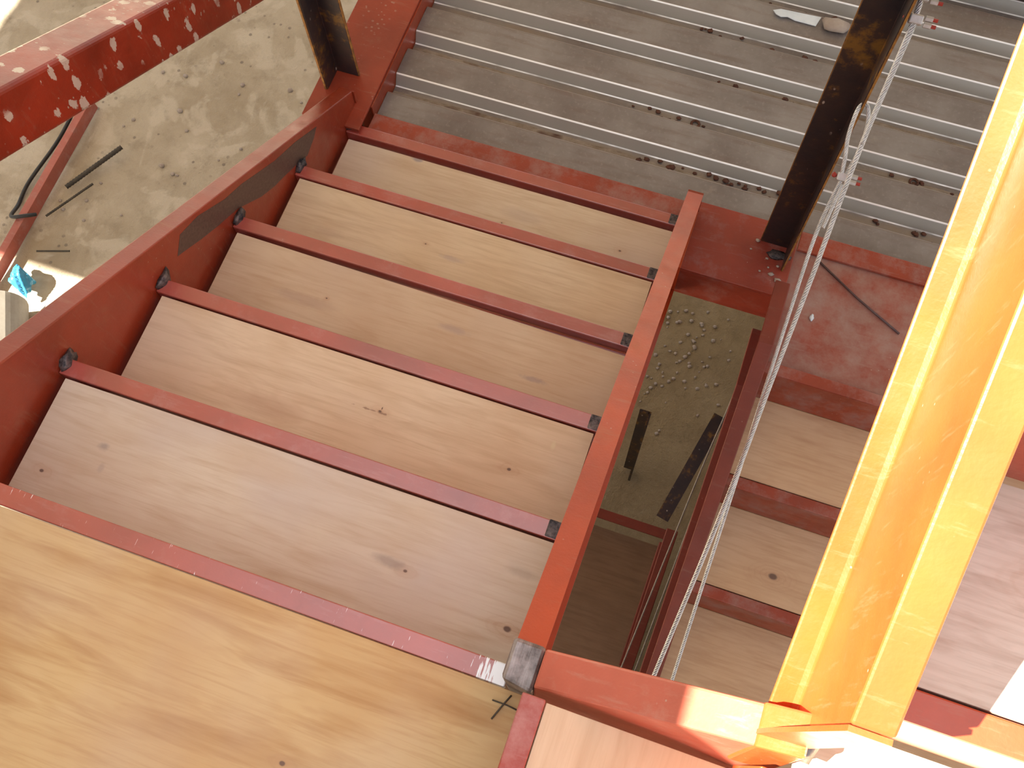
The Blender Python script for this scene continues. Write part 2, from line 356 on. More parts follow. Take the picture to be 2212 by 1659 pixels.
# the site continues outwards, flat
for (x0, x1, y0, y1) in ((-40, -7, -40, 40), (6, 40, -40, 40), (-7, 6, -40, -5), (-7, 6, 8, 40)):
    v = [bm.verts.new(p) for p in ((x0, y0, GZ), (x1, y0, GZ), (x1, y1, GZ), (x0, y1, GZ))]; bm.faces.new(v)
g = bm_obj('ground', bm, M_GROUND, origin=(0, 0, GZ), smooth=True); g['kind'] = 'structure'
bm = bmesh.new(); box(bm, -6.23, -0.40, -6, 9, 2.4, 2.56); box(bm, -7.83, -6.23, -0.54, 9, 2.4, 2.56); box(bm, -0.40, 6, 1.50, 9, 2.4, 2.56)  # unseen upper floor, its edges and notch shaped to place the sunlight
c_ = bm_obj('ceiling', bm, M_SLAB, origin=(-3, 0, 2.4)); c_['kind'] = 'structure'
bm = bmesh.new(); box(bm, 2.75, 2.90, -2.0, 3.6, GZ - 0.05, -1.10); c_ = bm_obj('added_shade_wall_right', bm, M_WALL, origin=(2.8, 0, GZ)); c_['kind'] = 'structure'  # unseen wall added to darken the storey below
bm = bmesh.new(); box(bm, -0.6, 2.75, -2.0, -1.85, GZ - 0.05, -0.15); c_ = bm_obj('added_shade_wall_near', bm, M_WALL, origin=(1, -1.9, GZ)); c_['kind'] = 'structure'  # second unseen wall, added to keep sky light out of the gap


# ================================================================== DESCENDING FLIGHT (left)
flight = empty('steel_stair_flight', (0.5, 0.7, -0.92), 'red-primed steel stair flight descending from the upper landing to the corrugated deck', 'stair')
# left stringer: web inner face x=0, flanges pointing away from the treads
TW = 0.045
YA, YB = -0.80, 1.455
OFF = 0.115
def zl(y): return -S_ * y + OFF
def zlt(y): return min(zl(y), 0.30)
ys = [YA, -0.28, YB - 0.0]
bm = bmesh.new(); prism(bm, [[(0.0 if abs(p[0]) < 1e-9 else p[0], p[1], p[2]) for p in channel_ring(0.0, -TW, zlt(y), 0.36, y)] for y in ys])
ls = bm_obj('stringer', bm, M_RED, flight, bevel=0.004, segs=2)
# ground-off grey area on the inner web
t = NT('ground_off_patch'); n = t.noise(20, 5, 0.7, t.vec((1, 6, 6)))
M_GRIND = t.out(t.mix(t.ramp(n, 0.3, 0.7), (0.075, 0.045, 0.037), (0.15, 0.10, 0.08)), 0.45, 0.3)
bm = bmesh.new()
ptsp = [(0.626, -0.384), (0.665, -0.35), (0.734, -0.381), (0.828, -0.456), (0.897, -0.495), (1.038, -0.597), (1.137, -0.653), (1.245, -0.728), (1.219, -0.744), (1.164, -0.756), (1.117, -0.725), (1.049, -0.686), (0.999, -0.66), (0.939, -0.619), (0.85, -0.535), (0.768, -0.485), (0.706, -0.443), (0.649, -0.4)]
rv = [bm.verts.new((0.0006, y, z - 0.0)) for y, z in ptsp]; rw = [bm.verts.new((0.0, y, z)) for y, z in ptsp]; bm.faces.new(rv)
for i in range(len(rv)): bm.faces.new((rv[i], rv[(i + 1) % len(rv)], rw[(i + 1) % len(rv)], rw[i]))
gp = bm_obj('ground_off_patch', bm, M_GRIND, ls); gp['label'] = 'grey ground-off patch on the inner face'
# toe of the left stringer: vertical end welded to the deck beam
bm = bmesh.new(); prism(bm, [[(-TW, YB, zl(YB) - 0.36), (0.004, YB, zl(YB) - 0.36), (0.004, YB, zl(YB) - 0.002), (-TW, YB, zl(YB) - 0.002)],
                              [(-TW, YB + 0.008, zl(YB) - 0.36), (0.004, YB + 0.008, zl(YB) - 0.36), (0.004, YB + 0.008, zl(YB) - 0.006), (-TW, YB + 0.008, zl(YB) - 0.006)]])
bm_obj('end_plate', bm, M_RED, flight)
# right stringer
XR0, XR1 = 1.034, 1.078
bm = bmesh.new(); prism(bm, [channel_ring(XR0, XR1, zl(y), d_, y) for y, d_ in ((0.030, 0.36), (1.232, 0.36), (1.236, zl(1.236) + 0.916), (1.425, zl(1.425) + 0.916))])
rs = bm_obj('stringer', bm, M_REDO, flight, bevel=0.004)
bm = bmesh.new(); box(bm, XR0, XR1, 1.425, 1.433, -0.916, zl(1.425) - 0.003)
bm_obj('end_plate', bm, M_RED, flight)
def nosing(bm, x0, x1, yf, zt, wdt=0.034, lip=0.045, riser=0.0, side=1, thick=0.004):
    """top strip from yf back by wdt, a front lip, an inner lip; side=+1: front faces +y"""
    s = side; yb = yf - s * wdt
    a, b = sorted((yf, yb)); box(bm, x0, x1, a, b, zt - thick, zt)
    a, b = sorted((yf, yf - s * thick)); box(bm, x0, x1, a, b, zt - (riser or lip), zt - thick)
    a, b = sorted((yb, yb + s * thick)); box(bm, x0, x1, a, b, zt - lip, zt - thick)
for k in range(0, 6):
    bm = bmesh.new(); x0 = 0.001 if k else -0.24
    nosing(bm, x0, XR0 - 0.001, k * R_, -k * H_, riser=H_ - 0.01 if k < 5 else 0.12)
    # pan floor that carries the plywood
    if k: box(bm, x0, XR0 - 0.001, (k - 1) * R_ + 0.001, k * R_ - 0.036, -k * H_ - 0.040, -k * H_ - 0.036)
    bm_obj('tread_nosing', bm, M_REDN if k else M_REDS, flight, bevel=0.0025)
    if k:
        wl = blob('weld_bead', (0.006, k * R_ - 0.004, -k * H_ - 0.002), (0.012, 0.026, 0.018), M_WELD, flight, seed=k, rough=0.3)
        bm = bmesh.new()
        box(bm, XR0 - 0.030, XR0 - 0.001, k * R_ - 0.033, k * R_ + 0.001, -k * H_ - 0.006, -k * H_ + 0.0012)
        bm_obj('weld_bead', bm, M_WELD, flight, bevel=0.003)
# plywood in the treads
TK = {1: [(0.064, 0.059, 0.004), (0.787, 0.106, 0.0035), (0.995, 0.069, 0.006)],
      2: [(0.58, 0.424, 0.003), (0.88, 0.392, 0.004)], 3: [(0.30, 0.70, 0.002)], 4: [(0.42, 1.0, 0.002)], 5: [(0.55, 1.22, 0.002), (0.90, 1.24, 0.003)]}
TL = ['pale lilac-tinged plywood panel in the widest topmost tread pan, beside the landing',
      'cracked pinkish plywood panel in the second tread pan below the landing',
      'brown-streaked plywood panel in the third tread pan, middle of the flight',
      'plywood panel in the fourth tread pan, second from the corrugated deck',
      'plywood panel in the lowest tread pan, against the corrugated deck']
TC = [((0.545, 0.445, 0.34), (0.62, 0.54, 0.43), 0.75), ((0.58, 0.43, 0.29), (0.65, 0.53, 0.39), 0.3), ((0.50, 0.365, 0.245), (0.58, 0.455, 0.32), 0.25),
      ((0.58, 0.44, 0.28), (0.63, 0.51, 0.35), 0.2), ((0.56, 0.435, 0.30), (0.61, 0.50, 0.355), 0.3)]
SP = {1: [(0.755, 0.112, 0.013, 0.30, (0.30, 0.24, 0.21), 0.6), (0.155, 0.140, 0.010, 0.7, (0.25, 0.22, 0.21), 0.55), (0.17, 0.10, 0.012, 1.6, (0.36, 0.30, 0.27), 0.4), (0.45, 0.20, 0.035, 0.3, (0.50, 0.37, 0.26), 0.45), (0.99, 0.17, 0.012, 0.3, (0.33, 0.26, 0.2), 0.4)],
      2: [(0.565, 0.421, 0.0022, 0.05, (0.22, 0.13, 0.09), 0.7), (0.582, 0.432, 0.004, 2.6, (0.08, 0.05, 0.04), 0.9), (0.95, 0.47, 0.012, 1.8, (0.62, 0.56, 0.36), 0.5), (0.35, 0.36, 0.03, 0.3, (0.46, 0.32, 0.22), 0.5)],
      3: [(0.62, 0.72, 0.012, 0.25, (0.33, 0.26, 0.24), 0.45), (0.84, 0.66, 0.008, 0.2, (0.28, 0.22, 0.22), 0.5), (0.25, 0.68, 0.02, 0.2, (0.38, 0.27, 0.20), 0.5)],
      4: [(0.50, 0.98, 0.010, 0.25, (0.40, 0.32, 0.28), 0.5), (0.16, 0.95, 0.02, 0.4, (0.45, 0.33, 0.24), 0.4)], 5: [(0.24, 1.345, 0.012, 0.6, (0.24, 0.21, 0.24), 0.7), (0.60, 1.26, 0.03, 0.4, (0.44, 0.35, 0.28), 0.4)]}
GAP = {1: 0.003, 2: 0.003, 3: 0.014, 4: 0.003, 5: 0.018}
for k in range(1, 6):
    x0, x1 = 0.018, XR0 - (0.003 if k not in (2, 4) else 0.012); y0 = (k - 1) * R_ + 0.003; y1 = k * R_ - 0.036 - GAP[k]
    cx, cy = (x0 + x1) / 2, (y0 + y1) / 2; zt = -k * H_ - 0.003
    skew = 0.006 if k in (3,) else 0.0
    bm = bmesh.new()
    prism(bm, [[(x0, y0, z), (x1, y0, z), (x1, y1 - skew, z), (x0, y1 + skew, z)] for z in (zt - 0.018, zt)])
    base, pale, li = TC[k - 1]
    mt = plywood('tread_plywood', base=base, pale=pale, lilac=li, knots=[(a - cx, b - cy, r) for a, b, r in TK[k]], band_amt=0.45, dark=(0.40, 0.26, 0.15), spots=[(a - cx, b - cy, r, sx_, c__, am) for a, b, r, sx_, c__, am in SP.get(k, [])])
    ob = bm_obj('plywood_board', bm, mt, origin=(cx, cy, zt - 0.018), bevel=0.0008)
    tag(ob, TL[k - 1], 'plywood', 'plywood panels in the tread pans of the left flight')

# ================================================================== UPPER LANDING AND WINDER STEPS
mt = plywood('landing_plywood', base=(0.50, 0.315, 0.14), pale=(0.57, 0.405, 0.20), dark=(0.36, 0.18, 0.06), lilac=0.22, bands=3.2, band_amt=0.85, rough=0.5,
             knots=[(0.35, 0.15, 0.004)])
bm = bmesh.new(); box(bm, -0.30, 1.066, -0.75, -0.036, -0.020, -0.001)
tag(bm_obj('plywood_floor', bm, mt, origin=(0.4, -0.4, -0.02), bevel=0.0008), 'large honey-coloured plywood sheet of the upper landing, lower left', 'plywood')
frame = empty('landing_steel_frame', (1.2, -0.3, -0.2), 'red steel winder frame beside the upper landing with sloping inner stringer', 'steel frame')
def nosing_x(bm, xl, wdt, y0, y1, zt, riser):
    box(bm, xl, xl + wdt, y0, y1, zt - 0.004, zt); box(bm, xl, xl + 0.004, y0, y1, zt - riser, zt - 0.004); box(bm, xl + wdt - 0.004, xl + wdt, y0, y1, zt - 0.045, zt - 0.004)
bm = bmesh.new(); nosing_x(bm, 1.069, 0.034, -0.75, -0.040, H_, H_)
bm_obj('riser_nosing', bm, primer('scuffed_pink_primer', base=(0.33, 0.05, 0.03), dust=0.5, rough=0.38, dustcol=(0.46, 0.27, 0.25)), frame, bevel=0.004)
bm = bmesh.new(); nosing_x(bm, 1.364, 0.036, -0.75, -0.036, 2 * H_, H_)
bm_obj('riser_nosing', bm, M_REDO, frame, bevel=0.004)
# sloping inner stringer joining the two flights
HP = [(1.052, 0.105), (1.10, 0.135), (1.43, 0.470)]
def hz(x): return 0.105 + (x - 1.052) * 0.98
bm = bmesh.new()
def hy(x): return -0.028 + (x - 1.08) * 0.035
prism(bm, [[(x, 0.030, hz(x)), (x, 0.030, hz(x) - 0.30), (x, -0.043, hz(x) - 0.30), (x, hy(x), hz(x))] for x in (1.080, 1.20, 1.392)])
inn = bm_obj('inner_stringer', bm, M_HEAD, frame, bevel=0.004)
bm = bmesh.new(); prism(bm, [[(x, 0.0315, hz(x) + 0.003), (x, 0.0315, hz(x) - 0.16), (x, hy(x) - 0.016, hz(x) - 0.16), (x, hy(x) - 0.0015, hz(x) + 0.003)] for x in (1.346, 1.3935)])
bm_obj('joint_plate', bm, M_UP, frame, bevel=0.003)
blk = bmesh.new(); prism(blk, [[(1.030, 0.034, z), (1.030, -0.028, z), (1.080, -0.036, z), (1.080, 0.034, z)] for z in (-0.16, hz(1.055))])
bm_obj('corner_block', blk, M_BARE, frame, bevel=0.006)['label'] = 'ground bare-metal weld corner'
blob('weld_bead', (1.395, 0.0, 0.40), (0.02, 0.022, 0.02), M_BARE, frame, seed=5)
mt = plywood('winder_plywood', base=(0.55, 0.44, 0.29), pale=(0.62, 0.51, 0.36), dark=(0.42, 0.30, 0.18), axis='y', lilac=0.1, knots=[(0.10, 0.23, 0.004)])
bm = bmesh.new(); box(bm, 1.1045, 1.362, -0.70, -0.043, H_ - 0.022, H_ - 0.004)
tag(bm_obj('plywood_board', bm, mt, origin=(1.23, -0.37, H_ - 0.022), bevel=0.0008), 'plywood panel of the first winder step, below the sloping beam at the bottom edge', 'plywood')
mt = plywood('second_winder_plywood', base=(0.72, 0.58, 0.40), pale=(0.76, 0.64, 0.46))
bm = bmesh.new(); box(bm, 1.402, 2.2, -0.70, 0.034, 2 * H_ - 0.022, 2 * H_ - 0.004)
tag(bm_obj('plywood_board', bm, mt, origin=(1.8, -0.3, 2 * H_ - 0.022), bevel=0.0008), 'sunlit overexposed plywood panel of the second winder step, bottom right corner', 'plywood')

# ================================================================== ASCENDING FLIGHT (right, in the sun)
upf = empty('ascending_stair_flight', (1.6, 0.4, 0.3), 'sunlit orange-red steel stair flight climbing along the right edge', 'stair')
UX, UT = 1.396, 1.357
def zu(y): return S_ * y + 0.722
bm = bmesh.new(); prism(bm, [channel_ring(UX + 0.0, UT, zu(y), 0.394, y) for y in (0.000, 2.6)])
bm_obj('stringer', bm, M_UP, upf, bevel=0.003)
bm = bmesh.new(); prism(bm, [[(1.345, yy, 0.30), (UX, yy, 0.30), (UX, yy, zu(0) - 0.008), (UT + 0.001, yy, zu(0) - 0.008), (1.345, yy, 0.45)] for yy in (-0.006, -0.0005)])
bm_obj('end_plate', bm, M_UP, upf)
for k in range(0, 4):
    bm = bmesh.new(); nosing(bm, UX + 0.001, 2.3, 0.041 + k * R_, (3 + k) * H_, side=-1, riser=H_ - 0.008)
    box(bm, UX + 0.001, 2.3, 0.08 + k * R_, 0.036 + (k + 1) * R_, (3 + k) * H_ - 0.045, (3 + k) * H_ - 0.041)
    bm_obj('tread_nosing', bm, M_UPN if k == 0 else M_RED, upf, bevel=0.0025)
    if k < 2:
        mt = plywood('lumber_tread', base=(0.60, 0.49, 0.40), pale=(0.66, 0.57, 0.48), dark=(0.34, 0.22, 0.15), bands=9, band_amt=0.55, lilac=0.3,
                     knots=[(-0.36, 0.02, 0.008)] if k == 0 else [])
        y0, y1 = 0.078 + k * R_, 0.041 + (k + 1) * R_ - 0.003
        bm = bmesh.new(); box(bm, UX + 0.006, 2.28, y0, y1, (3 + k) * H_ - 0.04, (3 + k) * H_ - 0.003)
        tag(bm_obj('plank', bm, mt, origin=(1.93, (y0 + y1) / 2, (3 + k) * H_ - 0.04), bevel=0.001),
            ['knotty lumber tread plank beside the sunlit channel at the right edge', 'lumber tread plank one step above the knotty one, top of the right edge'][k], 'plank')
# wooden strip under the first up nosing
bm = bmesh.new(); box(bm, 1.41, 2.2, 0.034, 0.040, 0.372, 0.50)

bm.free()

# ================================================================== CORRUGATED DECK AND ITS BEAMS
DZ = -0.957
deck = empty('steel_deck', (1.2, 2.2, -1.0), 'grey galvanised corrugated steel deck of the middle landing', 'metal deck')
P = 0.1722; prof = []
y = 1.468; k = 0
while y < 2.75:
    prof += [(y, 0), (y + 0.094, 0), (y + 0.100, -0.004), (y + 0.108, -0.036), (y + 0.112, -0.038), (y + 0.148, -0.038), (y + 0.152, -0.036), (y + 0.168, -0.003)]
    y += P
bm = bmesh.new(); X0, X1 = 0.052, 2.7; NXD = 12
cols = [[[bm.verts.new((X0 + (X1 - X0) * i / NXD, py, DZ + pz - d)) for py, pz in prof] for i in range(NXD + 1)] for d in (0, 0.0012)]
for i in range(NXD):
    for j in range(len(prof) - 1):
        bm.faces.new((cols[0][i][j], cols[0][i + 1][j], cols[0][i + 1][j + 1], cols[0][i][j + 1]))
        bm.faces.new((cols[1][i][j], cols[1][i][j + 1], cols[1][i + 1][j + 1], cols[1][i + 1][j]))
for j in range(len(prof) - 1):
    for i in (0, NXD): bm.faces.new((cols[0][i][j], cols[0][i][j + 1], cols[1][i][j + 1], cols[1][i][j]))
for i in range(NXD):
    for j in (0, len(prof) - 1): bm.faces.new((cols[0][i][j], cols[0][i + 1][j], cols[1][i + 1][j], cols[1][i][j]))
dk = bm_obj('deck_sheet', bm, M_GALV, deck, origin=(0.0, 1.468, DZ), bevel=0.002)
# down-turned front hem
bm = bmesh.new(); tube(bm, [(X0, 1.468, DZ - 0.001), (1.35, 1.468, DZ - 0.001)], 0.0022, 8); bm_obj('front_hem', bm, M_CLAMP, deck, smooth=True)
# silt lying in each flute
for k in range(7):
    yb = 1.468 + k * P
    bm = bmesh.new(); rnd = random.Random(k); n = 60; a, b = [], []
    for i in range(n + 1):
        x = X0 + 0.004 + (X1 - X0 - 0.01) * i / n; q = 0.5 + 0.5 * math.sin(x * 3.1 + k * 1.7) + rnd.uniform(-.15, .15)
        a.append((x, yb + 0.1115)); b.append((x, yb + 0.118 + 0.016 * max(0.05, q) * (1.2 if k < 3 else .8)))
    va = [bm.verts.new((p[0], p[1], DZ - 0.0365)) for p in a]; vm = [bm.verts.new((p[0], (p[1] + q[1]) / 2, DZ - 0.0330 + rnd.uniform(-.001, .001))) for p, q in zip(a, b)]
    vb = [bm.verts.new((p[0], p[1], DZ - 0.0379)) for p in b]
    for u, v in ((va, vm), (vm, vb)):
        for i in range(n): bm.faces.new((u[i], u[i + 1], v[i + 1], v[i]))
    o = bm_obj('silt_layer', bm, M_SILT, smooth=True); tag(o, ['nearest', 'second', 'third', 'fourth', 'fifth', 'sixth', 'seventh'][k] + ' flute of the steel deck, line of brown silt', 'silt', None, 'stuff')

edge = empty('edge_beam', (-0.04, 2.0, -1.2), 'red-primed edge beam with speckled top flange left of the steel deck', 'beam')
bm = bmesh.new()
def ibeam_ring(xc, y, zt, bf, d, tf=0.011, tw=0.008):
    h = bf / 2; w_ = tw / 2; zb = zt - d
    return [(xc - h, y, zt), (xc - h, y, zt - tf), (xc - w_, y, zt - tf), (xc - w_, y, zb + tf), (xc - h, y, zb + tf), (xc - h, y, zb), (xc + h, y, zb), (xc + h, y, zb + tf), (xc + w_, y, zb + tf), (xc + w_, y, zt - tf), (xc + h, y, zt - tf), (xc + h, y, zt)]
prism(bm, [ibeam_ring(-0.048, yy, -0.895, 0.186, 0.30) for yy in (1.37, 3.2)])
bm_obj('rolled_beam', bm, primer('speckled_beam_primer', dust=0.28, splat=0.55, rough=0.5), edge, bevel=0.002)
bm = bmesh.new(); box(bm, 0.0455, 0.05, 1.462, 3.0, -1.06, -0.905); box(bm, 0.05, 0.085, 1.462, 3.0, -1.06, -1.055)
bm_obj('ledger_angle', bm, M_RED, edge)
# landing header beam under deck front + exposed part between the stringers
hb = empty('landing_header_beam', (0.9, 1.35, -1.1), 'dusty dark red landing beam crossing in front of the steel deck, between flight and angle post', 'beam')
bm = bmesh.new(); box(bm, 0.052, XR0, 1.404, 1.466, -0.947, -0.936); box(bm, 0.052, XR0, 1.404, 1.414, -1.10, -0.947)
bm_obj('front_flange', bm, M_REDD, hb, bevel=0.002)
bm = bmesh.new(); box(bm, XR0 + 0.002, 1.371, 1.240, 1.466, -0.929, -0.918); box(bm, XR0 + 0.002, 1.372, 1.240, 1.250, -1.068, -0.929)
bm_obj('top_flange', bm, primer('grimy_primer', base=(0.25, 0.032, 0.014), dust=0.42, rough=0.5, dustcol=(0.30, 0.20, 0.18)), hb, bevel=0.002)
bm = bmesh.new(); box(bm, 1.374, 2.6, 1.405, 1.466, -0.936, -0.925)
bm_obj('rear_flange', bm, M_REDD, hb, bevel=0.002)
# far beam at the top right corner
bm = bmesh.new(); prism(bm, [[(x, yy, zz) for yy, zz in ((2.47, -0.90), (2.47, -0.912), (2.54, -0.912), (2.54, -1.2), (2.55, -1.2), (2.55, -0.912), (2.66, -0.912), (2.66, -0.90))] for x in (1.55, 3.0)])
tag(bm_obj('steel_beam', bm, M_RED, bevel=0.002), 'dark red beam flange beyond the steel deck, at the top right corner', 'beam')

# ================================================================== LOWER FLIGHT (right, coming back below)
low = empty('descending_stair_flight', (1.8, 0.5, -1.6), 'shaded red steel stair flight dropping back below the sunlit channel', 'stair')
LX, LT = 1.372, 1.332
def zr(y): return -0.918 + 0.10 - S_ * max(0.0, 1.045 - y)
bm = bmesh.new(); prism(bm, [channel_ring(LX, LT, zr(y), 0.33, y) for y in (-0.6, 1.045, 1.235)])
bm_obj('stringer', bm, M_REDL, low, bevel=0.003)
NA = 1.010
for k in range(0, 6):
    bm = bmesh.new(); yf = NA - k * R_; zt = -0.918 - k * H_
    nosing(bm, LX + 0.001, 2.5, yf, zt, side=-1, riser=H_ + 0.006)
    if k: box(bm, LX + 0.001, 2.5, yf + 0.036, yf + R_ - 0.001, zt - 0.045, zt - 0.041)
    bm_obj('tread_nosing', bm, M_REDD, low, bevel=0.0025)
bm = bmesh.new(); box(bm, LX + 0.001, 2.5, NA + 0.034, 1.415, -0.945, -0.938)
bm_obj('landing_pan', bm, M_REDX, low)['label'] = 'red landing pan caked with grey dust'
LL = ['grainy plywood panel, highest of the shaded panels under the sunlit channel', 'plywood panel with a big round knot, shaded, under the sunlit channel',
      'third shaded plywood panel down, next to the rope ends', 'fourth shaded plywood panel down, mostly hidden by the sloping beam', 'fifth shaded plywood panel, hidden lowest']
for k in range(1, 5):
    yf = NA - k * R_; zt = -0.918 - k * H_ - 0.004; y0, y1 = yf + 0.037, yf + R_ - 0.001; x0, x1 = LX + 0.005, 2.45; cx, cy = (x0 + x1) / 2, (y0 + y1) / 2
    kn = {2: [(1.593 - cx, 0.567 - cy, 0.011)]}.get(k, [])
    mt = plywood('lower_tread_plywood', base=(0.55, 0.36, 0.21), pale=(0.61, 0.42, 0.26), dark=(0.38, 0.21, 0.11), knots=kn, lilac=0.08, bands=6, band_amt=0.4)
    bm = bmesh.new(); box(bm, x0, x1, y0, y1, zt - 0.018, zt)
    tag(bm_obj('plywood_board', bm, mt, origin=(cx, cy, zt - 0.018), bevel=0.0008), LL[k - 1], 'plywood', 'shaded plywood panels of the lower right flight')

# ================================================================== FLIGHT OF THE STOREY BELOW
base = empty('bottom_stair_flight', (1.2, 0.4, -2.6), 'dark brown steel stringers of the lowest flight, seen down the gap between flights', 'stair')
def zq(y, o): return S_ * y + o
for (xw, xt, o) in ((1.350, 1.306, -2.60),):
    bm = bmesh.new(); prism(bm, [channel_ring(xw, xt, zq(y, o), 0.26, y) for y in (-0.5, 0.80)])
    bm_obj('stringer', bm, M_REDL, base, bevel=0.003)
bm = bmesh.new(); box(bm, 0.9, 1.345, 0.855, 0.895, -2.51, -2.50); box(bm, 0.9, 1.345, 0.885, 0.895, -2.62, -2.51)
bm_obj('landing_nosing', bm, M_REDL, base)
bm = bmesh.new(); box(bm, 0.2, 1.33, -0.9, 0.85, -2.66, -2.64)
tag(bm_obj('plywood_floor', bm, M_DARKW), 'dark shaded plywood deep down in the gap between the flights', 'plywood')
bm = bmesh.new(); box(bm, 1.072, 1.116, 1.36, 1.372, GZ, -2.5); box(bm, 1.112, 1.124, 1.30, 1.372, GZ, -2.5)
tag(bm_obj('angle_post', bm, M_RUST), 'short dark rusty angle standing on the ground beyond the low landing edge', 'post')
bm = bmesh.new()
def bar(bm, a, b, w1, t1, up_=Vector((0, 0, 1))):
    a, b = Vector(a), Vector(b); d = (b - a).normalized(); s = d.cross(up_).normalized() * w1 / 2; n_ = s.cross(d).normalized() * t1 / 2
    prism(bm, [[p + s + n_, p - s + n_, p - s - n_, p + s - n_] for p in (a, b)])
bar(bm, (1.405, 1.43, -2.45), (1.30, 0.95, -2.56), 0.055, 0.012)
tag(bm_obj('flat_brace', bm, M_RUST), 'dark diagonal brace running down beside the lower red stringer', 'brace')

# ================================================================== POSTS
po = empty('angle_post', (1.32, 1.38, -0.918), 'tall dark rusty angle post in front of the steel deck, wire rope clamped to it', 'post')
def angle_post(parent, x0, x1, y0, y1, z0, z1, t=0.007, ymax=True, xright=True):
    bm = bmesh.new()
    if xright: ring = [(x0, y1), (x0, y1 - t), (x1 - t, y1 - t), (x1 - t, y0), (x1, y0), (x1, y1)]
    else: ring = [(x0, y0), (x0 + t, y0), (x0 + t, y1 - t), (x1, y1 - t), (x1, y1), (x0, y1)]
    prism(bm, [[(a, b, z) for a, b in ring] for z in (z0, z1)])
    return bm_obj('angle_section', bm, M_RUST, parent, bevel=0.0015)
angle_post(po, 1.270, 1.352, 1.320, 1.402, -0.918, 0.45)
for (xa, ya) in ((1.2695, 1.3985), (1.3485, 1.3195)):
    bm = bmesh.new(); box(bm, xa - 0.0012, xa + 0.0032, ya - 0.0012, ya + 0.0032, -0.916, 0.45); bm_obj('rusty_edge', bm, M_EDGE, po)
blob('weld_spatter', (1.33, 1.365, -0.917), (0.034, 0.016, 0.003), M_WELD, po, seed=11, rough=0.3)
for i_, (a_, b_, r_) in enumerate(((1.262, 1.392, .008), (1.30, 1.345, .005), (1.335, 1.33, .006), (1.322, 1.30, .009), (1.29, 1.30, .004), (1.31, 1.318, .004), (1.25, 1.36, .004), (1.345, 1.285, .011))):
    tag(blob('mortar_crumb', (a_, b_, -0.916), (r_, r_ * .8, r_ * .4), M_STONE, seed=i_, n=1), 'pale mortar crumb at the foot of the tall angle post', 'debris', 'mortar crumbs at the foot of the tall post')
po2 = empty('angle_post', (-0.05, 1.50, -0.895), 'dark angle post with orange edges behind the left stringer end', 'post')
angle_post(po2, -0.105, -0.028, 1.475, 1.555, -0.895, 0.6, xright=False)
for (xa, ya) in ((-0.1065, 1.4740), (-0.0290, 1.5500)):
    bm = bmesh.new(); box(bm, xa - 0.0015, xa + 0.0045, ya - 0.0015, ya + 0.0045, -0.893, 0.6); bm_obj('rusty_edge', bm, M_EDGE, po2)

# ================================================================== WIRE ROPES
def catmull(pts, n):
    pts = [Vector(p) for p in pts]; out = []
    P_ = [2 * pts[0] - pts[1]] + pts + [2 * pts[-1] - pts[-2]]
    for i in range(1, len(P_) - 2):
        for j in range(n):
            t = j / n; a, b, c, d = P_[i - 1], P_[i], P_[i + 1], P_[i + 2]
            out.append(0.5 * ((2 * b) + (c - a) * t + (2 * a - 5 * b + 4 * c - d) * t * t + (3 * b - a - 3 * c + d) * t ** 3))
    out.append(pts[-1]); return out
def resample(pts, step):
    out = [pts[0]]; acc = 0
    for a, b in zip(pts, pts[1:]):
        L = (b - a).length; q = step - acc
        while q <= L: out.append(a.lerp(b, q / L)); q += step
        acc = L - (q - step)
    return out
def rope(name, pts, r, mat, parent, strands=6, pitch=0.044, step=0.0036):
    c = resample(catmull(pts, 12), step); bm = bmesh.new()
    sr = r * 0.33; cr = r * 0.70
    for s in range(strands):
        hp = []; ref = Vector((1, 0, 0)); L = 0
        for i, p in enumerate(c):
            t = (c[min(i + 1, len(c) - 1)] - c[max(i - 1, 0)]).normalized(); a = (ref - t * ref.dot(t)).normalized(); ref = a; b = t.cross(a)
            if i: L += (c[i] - c[i - 1]).length
            an = 2 * math.pi * (s / strands + L / pitch); hp.append(p + (a * math.cos(an) + b * math.sin(an)) * cr)
        tube(bm, hp, sr, 5)
    tube(bm, c, r * 0.42, 6)
    return bm_obj(name, bm, mat, parent, smooth=True)
def clamp(loc, parent, d, red=True, sd=1):
    d = Vector(d).normalized(); sx = d.cross(Vector((0, 0, 1))).normalized()
    loc = Vector(loc)
    bm = bmesh.new(); bar(bm, loc - d * 0.009, loc + d * 0.009, 0.026, 0.014); cl = bm_obj('rope_clamp', bm, M_CLAMP, parent, bevel=0.003)
    for q in (-1, 1):
        bm = bmesh.new(); c0 = loc + d * 0.006 * q + sx * 0.016 * sd; tube(bm, [c0, c0 + sx * 0.014 * sd], 0.0055, 6); bm_obj('nut', bm, M_CLAMP, cl)
        if red: bm = bmesh.new(); c0 = c0 + sx * 0.014 * sd; tube(bm, [c0, c0 + sx * 0.009 * sd], 0.0035, 8); bm_obj('stud_end', bm, M_REDTAPE, cl)
    if red: blob('paint_dab', loc - sx * 0.018 * sd, (0.006, 0.006, 0.004), M_REDTAPE, cl, seed=2)
r1 = empty('wire_rope', (1.36, 1.36, 0.1), 'upper twisted steel guard rope running down from the clamps at the top edge', 'rope')
main = [(1.360, 1.400, 0.135), (1.366, 1.341, 0.089), (1.350, 1.136, -0.045), (1.343, 0.917, -0.189), (1.335, 0.733, -0.309), (1.327, 0.489, -0.47), (1.303, 0.141, -0.698), (1.290, -0.06, -0.83)]
rope('rope_strands', main, 0.0052, M_WIRE, r1)
clamp((1.368, 1.338, 0.090), r1, (0, -1, -0.6), sd=-1); clamp((1.366, 1.372, 0.114), r1, (0, -1, -0.6), sd=-1)
